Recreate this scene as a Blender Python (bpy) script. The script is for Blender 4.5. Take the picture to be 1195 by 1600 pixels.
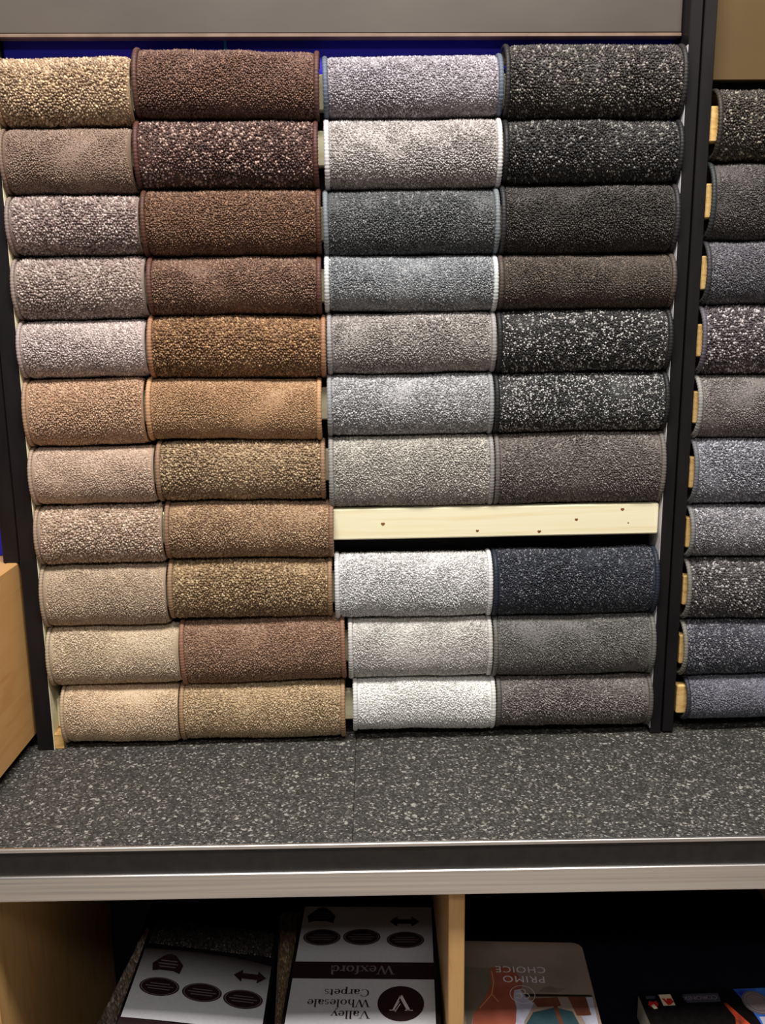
import bpy, math, random
import numpy as np
from mathutils import Matrix, Vector

S = bpy.context.scene
for o in list(bpy.data.objects):
    bpy.data.objects.remove(o, do_unlink=True)
C = S.collection
random.seed(7)
RNG = np.random.default_rng(11)

# ------------------------------------------------------------------ camera
PITCH, YAW, ROLL = 0.2091, 0.0089, -0.0121
CAM = Vector((0.0048, -1.3946, 0.6761))
cam = bpy.data.cameras.new('camera')
cam.sensor_fit = 'VERTICAL'
cam.sensor_height = 36.0
cam.lens = 1450.0 * 36.0 / 1600.0
cam.clip_start = 0.05
cam_o = bpy.data.objects.new('camera', cam)
C.objects.link(cam_o)
f0 = Vector((math.sin(YAW), math.cos(YAW), 0)); r0 = Vector((math.cos(YAW), -math.sin(YAW), 0)); u0 = Vector((0, 0, 1))
fw = f0 * math.cos(PITCH) - u0 * math.sin(PITCH)
up = u0 * math.cos(PITCH) + f0 * math.sin(PITCH)
rt = r0 * math.cos(ROLL) + up * math.sin(ROLL)
uu = -r0 * math.sin(ROLL) + up * math.cos(ROLL)
cam_o.matrix_world = Matrix(((rt.x, uu.x, -fw.x, CAM.x), (rt.y, uu.y, -fw.y, CAM.y), (rt.z, uu.z, -fw.z, CAM.z), (0, 0, 0, 1)))
S.camera = cam_o

# ------------------------------------------------------------------ world, lights, exposure
w = bpy.data.worlds.new('shop_ambient')
S.world = w
w.use_nodes = True
w.node_tree.nodes['Background'].inputs[0].default_value = (1.0, 0.95, 0.90, 1)
w.node_tree.nodes['Background'].inputs[1].default_value = 0.055


def area(name, loc, target, sx, sy, power, col):
    l = bpy.data.lights.new(name, 'AREA')
    l.shape = 'RECTANGLE'; l.size = sx; l.size_y = sy; l.energy = power; l.color = col
    o = bpy.data.objects.new(name, l)
    C.objects.link(o)
    o.location = loc
    o.rotation_euler = (Vector(target) - Vector(loc)).to_track_quat('-Z', 'Y').to_euler()
    return o


area('unseen_ceiling_light', (0.05, -0.95, 2.10), (0.05, -0.20, 0.0), 1.4, 0.30, 61, (1.0, 0.955, 0.89))
area('unseen_ceiling_light', (0.05, -2.5, 2.10), (0.05, -2.2, -0.8), 1.6, 0.5, 22, (1.0, 0.955, 0.90))  # added lamp: lights the floor so the aluminium edging reflects brighter

S.view_settings.view_transform = 'Standard'
S.view_settings.look = 'None'
S.view_settings.gamma = 1.0
S.view_settings.use_curve_mapping = False
S.view_settings.exposure = 0.07

PHI = 0.0255                     # the racks stand turned a little against the counter
CP, SP = math.cos(PHI), math.sin(PHI)


def rk(x, y, z=0.0):
    return Vector((x * CP - y * SP, x * SP + y * CP, z))


# ------------------------------------------------------------------ colour and materials
def lin(c):
    out = []
    for v in c[:3]:
        v = v / 255.0
        out.append(v / 12.92 if v <= 0.04045 else ((v + 0.055) / 1.055) ** 2.4)
    return tuple(out)


def base_mat(name, col=(128, 128, 128), rough=0.6, metal=0.0, spec=0.5):
    m = bpy.data.materials.new(name)
    m.use_nodes = True
    b = m.node_tree.nodes['Principled BSDF']
    b.inputs['Base Color'].default_value = (*lin(col), 1)
    b.inputs['Roughness'].default_value = rough
    b.inputs['Metallic'].default_value = metal
    b.inputs['Specular IOR Level'].default_value = spec
    return m, m.node_tree, b


def node(nt, typ, **kw):
    n = nt.nodes.new(typ)
    for k, v in kw.items():
        setattr(n, k, v)
    return n


def ramp(nt, stops, interp='LINEAR'):
    r = nt.nodes.new('ShaderNodeValToRGB')
    r.color_ramp.interpolation = interp
    el = r.color_ramp.elements
    while len(el) < len(stops):
        el.new(0.5)
    for e, (p, c) in zip(el, stops):
        e.position = p
        e.color = (*lin(c), 1)
    return r


def noise_mat(name, c0, c1, scale=(20, 20, 20), detail=4, rough=0.6, metal=0, spec=0.4, bump=0.0, bdist=0.001, lo=0.35, hi=0.65):
    m, nt, b = base_mat(name, c0, rough, metal, spec)
    tc = node(nt, 'ShaderNodeTexCoord'); mp = node(nt, 'ShaderNodeMapping')
    mp.inputs['Scale'].default_value = scale
    n = node(nt, 'ShaderNodeTexNoise'); n.inputs['Scale'].default_value = 1.0; n.inputs['Detail'].default_value = detail
    r = ramp(nt, [(lo, c0), (hi, c1)])
    L = nt.links.new
    L(tc.outputs['Object'], mp.inputs['Vector']); L(mp.outputs['Vector'], n.inputs['Vector'])
    L(n.outputs['Fac'], r.inputs['Fac']); L(r.outputs['Color'], b.inputs['Base Color'])
    if bump:
        bp = node(nt, 'ShaderNodeBump'); bp.inputs['Strength'].default_value = bump; bp.inputs['Distance'].default_value = bdist
        L(n.outputs['Fac'], bp.inputs['Height']); L(bp.outputs['Normal'], b.inputs['Normal'])
    return m


M = {}
# pile: colour of each tuft is stored with the tuft
m, nt, b = base_mat('carpet_pile', rough=0.44, spec=0.55)
at = node(nt, 'ShaderNodeAttribute'); at.attribute_name = 'yarn'
nt.links.new(at.outputs['Color'], b.inputs['Base Color'])
b.inputs['Sheen Weight'].default_value = 0.12
b.inputs['Sheen Roughness'].default_value = 0.4
M['pile'] = m
m, nt, b = base_mat('binding_yarn', rough=0.55, spec=0.35)
at = node(nt, 'ShaderNodeAttribute'); at.attribute_name = 'yarn'
nt.links.new(at.outputs['Color'], b.inputs['Base Color'])
M['binding'] = m
M['backing'] = noise_mat('jute_backing', (92, 78, 62), (120, 104, 84), (300, 300, 300), rough=0.9, bump=0.4)
M['black'] = noise_mat('black_melamine', (20, 18, 20), (29, 26, 28), (30, 30, 8), rough=0.5, spec=0.2, bump=0.05)
M['white'] = noise_mat('white_lining', (196, 194, 200), (214, 212, 216), (12, 12, 12), rough=0.6)
M['grey_header'] = noise_mat('grey_header_paint', (74, 67, 62), (84, 76, 70), (5, 5, 9), rough=0.55, spec=0.3)
M['brown_header'] = noise_mat('brown_header_board', (88, 70, 44), (98, 79, 50), (4, 4, 6), rough=0.6, spec=0.2)
M['lip'] = noise_mat('header_lip', (112, 90, 78), (128, 106, 92), (30, 5, 5), rough=0.5)
M['blue'] = noise_mat('blue_wall_paint', (40, 34, 176), (46, 40, 190), (6, 6, 6), rough=0.7, spec=0.25)
M['cyan'] = noise_mat('cyan_joint_tape', (40, 150, 190), (50, 160, 200), (20, 20, 20))
M['floor'] = noise_mat('floor_vinyl', (176, 166, 154), (192, 182, 170), (9, 9, 9), rough=0.6)
M['black_edge'] = noise_mat('black_laminate_edge', (31, 30, 30), (40, 39, 38), (60, 60, 60), rough=0.5, spec=0.4, bump=0.05)
M['core'] = noise_mat('counter_core', (40, 36, 34), (52, 47, 44), (30, 30, 30), rough=0.7)


def wood_mat(name, c0, c1, c2, sc, rough=0.5):
    m, nt, b = base_mat(name, c0, rough, 0, 0.35)
    tc = node(nt, 'ShaderNodeTexCoord'); mp = node(nt, 'ShaderNodeMapping'); mp.inputs['Scale'].default_value = sc
    n = node(nt, 'ShaderNodeTexNoise'); n.inputs['Scale'].default_value = 1.0; n.inputs['Detail'].default_value = 6
    n.inputs['Distortion'].default_value = 0.6
    r = ramp(nt, [(0.3, c0), (0.5, c1), (0.72, c2)])
    bp = node(nt, 'ShaderNodeBump'); bp.inputs['Strength'].default_value = 0.12; bp.inputs['Distance'].default_value = 0.0006
    L = nt.links.new
    L(tc.outputs['Object'], mp.inputs['Vector']); L(mp.outputs['Vector'], n.inputs['Vector'])
    L(n.outputs['Fac'], r.inputs['Fac']); L(r.outputs['Color'], b.inputs['Base Color'])
    L(n.outputs['Fac'], bp.inputs['Height']); L(bp.outputs['Normal'], b.inputs['Normal'])
    return m


M['pine'] = wood_mat('planed_pine', (250, 240, 200), (253, 246, 212), (243, 228, 180), (3, 60, 90))
M['pine_end'] = wood_mat('sawn_pine', (236, 200, 134), (226, 186, 118), (196, 150, 86), (60, 160, 160), 0.7)
M['beech'] = wood_mat('beech_veneer', (212, 160, 100), (218, 168, 108), (202, 146, 86), (14, 5, 40), 0.42)
M['mdf'] = wood_mat('beech_board', (206, 160, 104), (212, 168, 112), (196, 150, 94), (70, 70, 12), 0.5)
M['navy_shelf_and_shade'] = noise_mat('navy_laminate_and_shade', (12, 11, 24), (16, 15, 32), (20, 20, 20), rough=0.6, spec=0.2)  # shelf laminate; on the added boards at the back it paints wall shade
M['knot'] = noise_mat('pine_knot', (110, 66, 30), (150, 96, 48), (300, 300, 300))

# brushed aluminium
m, nt, b = base_mat('brushed_aluminium', (236, 230, 226), 0.34, 1.0)
tc = node(nt, 'ShaderNodeTexCoord'); mp = node(nt, 'ShaderNodeMapping'); mp.inputs['Scale'].default_value = (2.2, 240, 240)
n = node(nt, 'ShaderNodeTexNoise'); n.inputs['Scale'].default_value = 1.0; n.inputs['Detail'].default_value = 5
mr = node(nt, 'ShaderNodeMapRange'); mr.inputs['To Min'].default_value = 0.26; mr.inputs['To Max'].default_value = 0.5
bp = node(nt, 'ShaderNodeBump'); bp.inputs['Strength'].default_value = 0.15; bp.inputs['Distance'].default_value = 0.0004
L = nt.links.new
L(tc.outputs['Object'], mp.inputs['Vector']); L(mp.outputs['Vector'], n.inputs['Vector']); L(n.outputs['Fac'], mr.inputs['Value'])
ar = ramp(nt, [(0.3, (206, 204, 206)), (0.5, (240, 234, 230)), (0.7, (250, 248, 246))]); L(n.outputs['Fac'], ar.inputs['Fac']); L(ar.outputs['Color'], b.inputs['Base Color'])
L(mr.outputs['Result'], b.inputs['Roughness']); L(n.outputs['Fac'], bp.inputs['Height']); L(bp.outputs['Normal'], b.inputs['Normal'])
M['alu'] = m

# speckled counter carpet: random-toned grains with rare bright flecks
m, nt, b = base_mat('speckled_granule_carpet', (70, 70, 68), 0.6, 0, 0.4)
tc = node(nt, 'ShaderNodeTexCoord'); L = nt.links.new
v = node(nt, 'ShaderNodeTexVoronoi'); v.inputs['Scale'].default_value = 400
v2 = node(nt, 'ShaderNodeTexVoronoi'); v2.inputs['Scale'].default_value = 230
n0 = node(nt, 'ShaderNodeTexNoise'); n0.inputs['Scale'].default_value = 260; n0.inputs['Detail'].default_value = 3
add = node(nt, 'ShaderNodeVectorMath'); add.operation = 'MULTIPLY_ADD'; add.inputs[1].default_value = (0.006, 0.006, 0.006)
L(n0.outputs['Color'], add.inputs[0]); L(tc.outputs['Object'], add.inputs[2])
L(add.outputs[0], v.inputs['Vector']); L(add.outputs[0], v2.inputs['Vector'])
r = ramp(nt, [(0.0, (38, 38, 37)), (0.4, (58, 57, 55)), (0.75, (78, 77, 73)), (0.9, (104, 102, 97)), (0.985, (178, 175, 168))])
sp = node(nt, 'ShaderNodeSeparateColor'); L(v.outputs['Color'], sp.inputs[0]); L(sp.outputs[0], r.inputs['Fac'])
r2 = ramp(nt, [(0.0, (0, 0, 0)), (0.972, (0, 0, 0)), (0.98, (255, 255, 255))])
sp2 = node(nt, 'ShaderNodeSeparateColor'); L(v2.outputs['Color'], sp2.inputs[0]); L(sp2.outputs[1], r2.inputs['Fac'])
mx = node(nt, 'ShaderNodeMix'); mx.data_type = 'RGBA'; mx.inputs[7].default_value = (*lin((170, 168, 160)), 1)
L(r2.outputs['Color'], mx.inputs[0]); L(r.outputs['Color'], mx.inputs[6]); L(mx.outputs[2], b.inputs['Base Color'])
bp = node(nt, 'ShaderNodeBump'); bp.inputs['Strength'].default_value = 0.7; bp.inputs['Distance'].default_value = 0.002; bp.invert = True
L(v.outputs['Distance'], bp.inputs['Height']); L(bp.outputs['Normal'], b.inputs['Normal'])
M['counter_carpet'] = m


def flat(name, col, rough=0.6, spec=0.3):
    # printed or moulded surface with a faint paper grain
    d = tuple(max(0, c - 6) for c in col)
    return noise_mat(name, d, col, (180, 180, 180), rough=rough, spec=spec)


M['maroon'] = flat('maroon_print', (44, 26, 30))
M['card_white'] = flat('white_card', (206, 206, 212), 0.45)
M['black_bind'] = flat('black_cover_binding', (24, 19, 21), 0.5)
M['print_white'] = flat('white_print', (225, 220, 222))
M['print_grey'] = flat('grey_print', (130, 118, 122))
M['cover_taupe'] = noise_mat('cover_wall_print', (136, 118, 110), (156, 136, 124), (10, 10, 10), rough=0.35)
M['cover_rust'] = noise_mat('cover_armchair_print', (146, 78, 62), (164, 92, 74), (30, 30, 30), rough=0.35)
M['cover_olive'] = noise_mat('cover_curtain_print', (104, 98, 84), (122, 114, 98), (30, 10, 10), rough=0.35)
M['cover_teal'] = noise_mat('cover_rug_print', (46, 70, 78), (58, 82, 88), (30, 30, 30), rough=0.35)
M['cover_brown'] = noise_mat('cover_table_print', (96, 56, 42), (116, 70, 52), (40, 40, 40), rough=0.35)
M['cover_pale'] = noise_mat('cover_cloth_print', (166, 166, 186), (186, 186, 202), (60, 60, 60), rough=0.35)
M['cover_dark'] = flat('cover_shelf_print', (44, 36, 38), 0.35)  # dark print of the shelf on the cover
M['piping'] = flat('cover_light_line', (206, 150, 110), 0.35)
M['box_black'] = flat('black_box_card', (20, 17, 18), 0.35)
M['box_red'] = flat('red_print', (190, 44, 36))
M['box_cream'] = flat('cream_print', (232, 208, 180))
M['box_slate'] = flat('slate_print', (62, 64, 78))
M['box_blue'] = noise_mat('blue_print', (24, 44, 150), (70, 130, 220), (30, 30, 30))
M['box_orange'] = noise_mat('orange_print', (60, 20, 12), (200, 70, 36), (40, 25, 25))
M['page_edge'] = noise_mat('page_block', (196, 188, 176), (168, 160, 148), (40, 40, 900), rough=0.8)


# ------------------------------------------------------------------ mesh helpers
def link(name, me, mat, parent=None, loc=None, rot=None):
    o = bpy.data.objects.new(name, me)
    C.objects.link(o)
    if mat is not None and me is not None:
        me.materials.append(mat)
    if parent is not None:
        o.parent = parent
    if loc is not None:
        o.location = loc
    if rot is not None:
        o.rotation_euler = rot
    return o


def pymesh(name, vs, fs, smooth=False):
    me = bpy.data.meshes.new(name)
    me.from_pydata([tuple(v) for v in vs], [], fs)
    if smooth:
        me.polygons.foreach_set('use_smooth', [True] * len(me.polygons))
    me.update()
    return me


def fastmesh(name, verts, quads, tris, smooth=True):
    me = bpy.data.meshes.new(name)
    verts = np.asarray(verts, np.float32)
    nq, nt_ = len(quads), len(tris)
    me.vertices.add(len(verts)); me.vertices.foreach_set('co', verts.ravel())
    lv = np.concatenate([np.asarray(quads, np.int32).ravel(), np.asarray(tris, np.int32).ravel()]) if nt_ else np.asarray(quads, np.int32).ravel()
    me.loops.add(len(lv)); me.loops.foreach_set('vertex_index', lv)
    starts = np.concatenate([np.arange(nq) * 4, nq * 4 + np.arange(nt_) * 3]).astype(np.int32)
    me.polygons.add(nq + nt_)
    me.polygons.foreach_set('loop_start', starts)
    if smooth:
        me.polygons.foreach_set('use_smooth', np.ones(nq + nt_, bool))
    me.update(calc_edges=True)
    return me


def box_mesh(name, x0, x1, y0, y1, z0, z1, bev=0.0012):
    """a board with softly chamfered edges"""
    b = min(bev, (x1 - x0) * .3, (y1 - y0) * .3, (z1 - z0) * .3)
    vs, fs = [], []
    idx = {}
    for sx in (0, 1):
        for sy in (0, 1):
            for sz in (0, 1):
                X, Y, Z = (x0, x1)[sx], (y0, y1)[sy], (z0, z1)[sz]
                dx, dy, dz = (b, -b)[sx], (b, -b)[sy], (b, -b)[sz]
                idx[sx, sy, sz, 0] = len(vs); vs.append((X, Y + dy, Z + dz))
                idx[sx, sy, sz, 1] = len(vs); vs.append((X + dx, Y, Z + dz))
                idx[sx, sy, sz, 2] = len(vs); vs.append((X + dx, Y + dy, Z))
    for s in (0, 1):
        fs.append([idx[s, 0, 0, 0], idx[s, 1, 0, 0], idx[s, 1, 1, 0], idx[s, 0, 1, 0]][::1 if s else -1])
        fs.append([idx[0, s, 0, 1], idx[1, s, 0, 1], idx[1, s, 1, 1], idx[0, s, 1, 1]][::-1 if s else 1])
        fs.append([idx[0, 0, s, 2], idx[1, 0, s, 2], idx[1, 1, s, 2], idx[0, 1, s, 2]][::1 if s else -1])
    for p in (0, 1):
        for q in (0, 1):
            fl = 1 if (p + q) % 2 == 0 else -1
            fs.append([idx[p, q, 0, 0], idx[p, q, 1, 0], idx[p, q, 1, 1], idx[p, q, 0, 1]][::-fl])
            fs.append([idx[p, 0, q, 0], idx[p, 1, q, 0], idx[p, 1, q, 2], idx[p, 0, q, 2]][::fl])
            fs.append([idx[0, p, q, 1], idx[1, p, q, 1], idx[1, p, q, 2], idx[0, p, q, 2]][::-fl])
    for k in [(a, b_, c) for a in (0, 1) for b_ in (0, 1) for c in (0, 1)]:
        f = [idx[k + (0,)], idx[k + (1,)], idx[k + (2,)]]
        fs.append(f if sum(k) % 2 else f[::-1])
    return pymesh(name, vs, fs)


def board(name, mat, x0, x1, y0, y1, z0, z1, parent=None, bev=0.0012):
    return link(name, box_mesh(name, x0, x1, y0, y1, z0, z1, bev), mat, parent)


def tag(o, label=None, cat=None, group=None, kind=None):
    if label: o['label'] = label
    if cat: o['category'] = cat
    if group: o['group'] = group
    if kind: o['kind'] = kind
    return o


def thing(name, label, cat, loc=(0, 0, 0), rot=(0, 0, 0), group=None):
    o = bpy.data.objects.new(name, None)
    o.empty_display_size = 0.03
    C.objects.link(o)
    o.location = loc; o.rotation_euler = rot
    return tag(o, label, cat, group)


# ------------------------------------------------------------------ the setting
WALL_Y = 0.235
tag(board('wall_back', M['blue'], -1.8, 2.0, WALL_Y, WALL_Y + 0.1, -0.8, 2.0), kind='structure')
tag(board('floor', M['floor'], -2.2, 2.2, -3.4, WALL_Y + 0.1, -0.85, -0.8), kind='structure')

# ------------------------------------------------------------------ counter
CF = -0.296
ct = thing('display_counter', 'low display counter topped with speckled charcoal carpet, aluminium edging along its front', 'counter', (0, 0, -0.8))


def cpart(name, mat, x0, x1, y0, y1, z0, z1, bev=0.0012):
    o = board(name, mat, x0, x1, y0, y1, z0 + 0.8, z1 + 0.8, ct, bev)
    return o


XL, XR = -1.15, 1.35
cpart('top_board', M['core'], XL, XR, CF + 0.004, WALL_Y - 0.001, -0.072, -0.007)
cpart('carpet_tile', M['counter_carpet'], XL, -0.0303, CF + 0.002, WALL_Y - 0.001, -0.007, 0.0, 0.0008)
cpart('carpet_tile', M['counter_carpet'], -0.0300, XR, CF + 0.002, WALL_Y - 0.001, -0.007, 0.0, 0.0008)
cpart('edge_strip', M['alu'], XL, XR, CF - 0.003, CF + 0.002, -0.0045, 0.0012, 0.0008)
cpart('black_edge_band', M['black_edge'], XL, XR, CF - 0.001, CF + 0.004, -0.038, -0.0045, 0.0004)
cpart('edge_profile', M['alu'], XL, XR, CF - 0.005, CF + 0.004, -0.0745, -0.038, 0.0012)
for xa, xb in ((-0.545, -0.523), (0.098, 0.120), (0.705, 0.727)):
    cpart('upright_panel', M['mdf'], xa, xb, CF + 0.020, WALL_Y - 0.001, -0.799, -0.072)
cpart('shade_back_board', M['navy_shelf_and_shade'], -0.523, 0.098, WALL_Y - 0.011, WALL_Y - 0.001, -0.799, -0.072)  # added board: shade on the blue wall put into its dark colour
cpart('shade_back_board', M['navy_shelf_and_shade'], 0.120, 0.705, WALL_Y - 0.011, WALL_Y - 0.001, -0.799, -0.072)  # same added board for the right compartment, wall shade as dark colour
cpart('inner_platform', M['navy_shelf_and_shade'], -0.413, 0.098, CF + 0.035, WALL_Y - 0.011, -0.799, -0.372)
cpart('shelf', M['navy_shelf_and_shade'], 0.120, 0.705, CF + 0.035, WALL_Y - 0.011, -0.392, -0.372)

# ------------------------------------------------------------------ wooden cabinet at the left
wc = thing('wooden_cabinet', 'orange beech veneer cabinet end standing on the counter at the left edge', 'cabinet', (-0.545, 0, 0))
board('plinth', M['black'], -0.42, -0.018, -0.24, 0.18, 0.0, 0.022, wc)
board('side_panel', M['beech'], -0.018, 0.0, -0.285, 0.19, 0.022, 0.310, wc, 0.002)
board('top_panel', M['beech'], -0.44, -0.018, -0.285, 0.19, 0.292, 0.310, wc)
board('front_panel', M['beech'], -0.44, -0.018, -0.285, -0.267, 0.022, 0.292, wc)
board('bottom_panel', M['beech'], -0.44, -0.018, -0.267, 0.19, 0.022, 0.040, wc)

# ------------------------------------------------------------------ racks
YB = 0.026                        # batten front face
TOPZ = 1.40


def batten(parent, x0, x1, z, YB=YB):
    return board('batten', M['pine'], x0, x1, YB, YB + 0.018, z - 0.0245, z + 0.0245, parent, 0.002)


rack = thing('sample_rack', 'black-edged rack with pale battens carrying four columns of carpet rolls', 'rack', (0, 0, 0), (0, 0, PHI))
board('side_board', M['black'], -0.5395, -0.5140, 0.0, 0.19, 0.0, TOPZ, rack)
LEAN = 0.0042
post = board('side_board', M['black'], 0.4512, 0.4687, 0.0, 0.19, 0.003, TOPZ, rack); post.rotation_euler.y = LEAN
lin_o = tag(board('lining', M['white'], 0.4504, 0.4512, 0.0015, 0.18, 0.012, 1.045, rack, 0.0002), 'white inner face of the post'); lin_o.rotation_euler.y = LEAN
tag(board('lining', M['pine'], -0.5140, -0.5132, 0.0015, 0.18, 0.0, 1.02, rack, 0.0002), 'pale wood inner face of the post')
tag(board('header', M['grey_header'], -0.5130, 0.4545, 0.030, 0.046, 1.0665, TOPZ, rack), 'grey header board')
board('header_lip', M['lip'], -0.5130, 0.4545, 0.028, 0.046, 1.0610, 1.0660, rack, 0.0008)
board('joint_tape', M['cyan'], -0.2000, -0.1965, 0.0512, 0.052, 0.98, TOPZ - .02, rack, .0001)
tag(board('added_back_panel', M['blue'], -0.5128, 0.4505, 0.052, 0.058, 0.97, TOPZ, rack), 'blue panel added in front of the wall')  # added sheet: wall blue brought forward to where the lamp reaches
board('added_back_panel', M['black'], -0.5128, 0.4500, 0.052, 0.058, 0.02, 0.9695, rack)  # added black sheet, paints the shade in the gaps behind the rolls
board('foot_block', M['pine_end'], -0.5130, -0.4990, 0.004, 0.05, 0.0, 0.026, rack)

rackR = thing('sample_rack', 'neighbouring black-edged rack at the right edge with one visible roll column', 'rack', rk(0.48, 0), (0, 0, PHI))
post = board('side_board', M['black'], -0.0085, 0.0090, 0.0, 0.19, 0.003, TOPZ, rackR); post.rotation_euler.y = LEAN
board('side_board', M['black'], 0.330, 0.3475, 0.0, 0.19, 0.0, TOPZ, rackR)
tag(board('header', M['brown_header'], 0.0132, 0.3298, 0.032, 0.048, 1.003, TOPZ, rackR), 'brown header board')
board('added_back_panel', M['black'], 0.0142, 0.3290, 0.052, 0.058, 0.02, TOPZ - 0.01, rackR)  # added black sheet, hides the blue wall and darkens the gaps between rolls

rackL = thing('sample_rack', 'black rack post at the left edge standing above the wooden cabinet', 'rack', rk(-0.54, 0, 0.310), (0, 0, PHI))
board('side_board', M['black'], -0.0260, -0.0015, 0.004, 0.17, 0.0, TOPZ - 0.31, rackL)
tag(board('added_back_panel', M['blue'], -0.36, -0.0262, 0.05, 0.056, 0.0, TOPZ - 0.31, rackL), 'blue panel added in front of the wall')  # added sheet in place of the deeper wall, which gets little light

# ------------------------------------------------------------------ carpet rolls
def profile(a, bf, bb, yc, tmax=2.55, n=240):
    t = np.linspace(-tmax, tmax, n)
    c, s = np.cos(t), np.sin(t)
    cc = np.sign(c) * np.abs(c) ** 0.86
    ss = np.sign(s) * np.abs(s) ** 0.92
    y = yc - np.where(c >= 0, bf, bb) * cc
    z = a * ss
    p = np.stack([y, z], 1)
    d = np.gradient(p, axis=0)
    d /= np.linalg.norm(d, axis=1, keepdims=True)
    nrm = np.stack([-d[:, 1], d[:, 0]], 1)      # outward
    if nrm[n // 2, 0] > 0:
        nrm = -nrm
    s_ = np.concatenate([[0], np.cumsum(np.linalg.norm(np.diff(p, axis=0), axis=1))])
    return p, nrm, s_, t


def interp_prof(pr, s):
    p, nrm, s_, t = pr
    out = [np.interp(s, s_, p[:, 0]), np.interp(s, s_, p[:, 1]), np.interp(s, s_, nrm[:, 0]), np.interp(s, s_, nrm[:, 1]), np.interp(s, s_, t)]
    return out


def smooth_noise(x, y, k, ph):
    return (np.sin(x * k + ph[0] + 1.7 * np.sin(y * k * .8 + ph[1])) + np.sin(y * k * 1.3 + ph[2] + 1.3 * np.sin(x * k * 1.1 + ph[3]))) * 0.5


def set_col(me, col):
    a = me.color_attributes.new('yarn', 'FLOAT_COLOR', 'POINT')
    c = np.ones((len(me.vertices), 4), np.float32)
    c[:, :3] = col
    a.data.foreach_set('color', c.ravel())


def make_backing(L, pr, mid, nx=10, thick=0.004):
    s = np.linspace(0, pr[2][-1], 40)
    y, z, ny, nz, t = interp_prof(pr, s)
    xs = np.linspace(-L / 2, L / 2, nx)
    outer = np.stack([np.repeat(xs, 40), np.tile(y, nx), np.tile(z, nx)], 1)
    inner = np.stack([np.repeat(xs, 40), np.tile(y - ny * thick, nx), np.tile(z - nz * thick, nx)], 1)
    v = np.concatenate([outer, inner])
    q = []
    N = nx * 40
    for i in range(nx - 1):
        for j in range(39):
            k = i * 40 + j
            q.append((k, k + 40, k + 41, k + 1)); q.append((N + k, N + k + 1, N + k + 41, N + k + 40))
    for i in (0, nx - 1):
        for j in range(39):
            k = i * 40 + j
            q.append((k, k + 1, N + k + 1, N + k))
    for j in (0, 39):
        for i in range(nx - 1):
            k = i * 40 + j
            q.append((k, k + 40, N + k + 40, N + k))
    me = fastmesh('backing', v, q, [])
    cols = np.zeros((2 * N, 3)); cols[:N] = desat(lin(mid)); cols[N:] = lin((106, 92, 74))
    set_col(me, cols)
    return me


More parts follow.
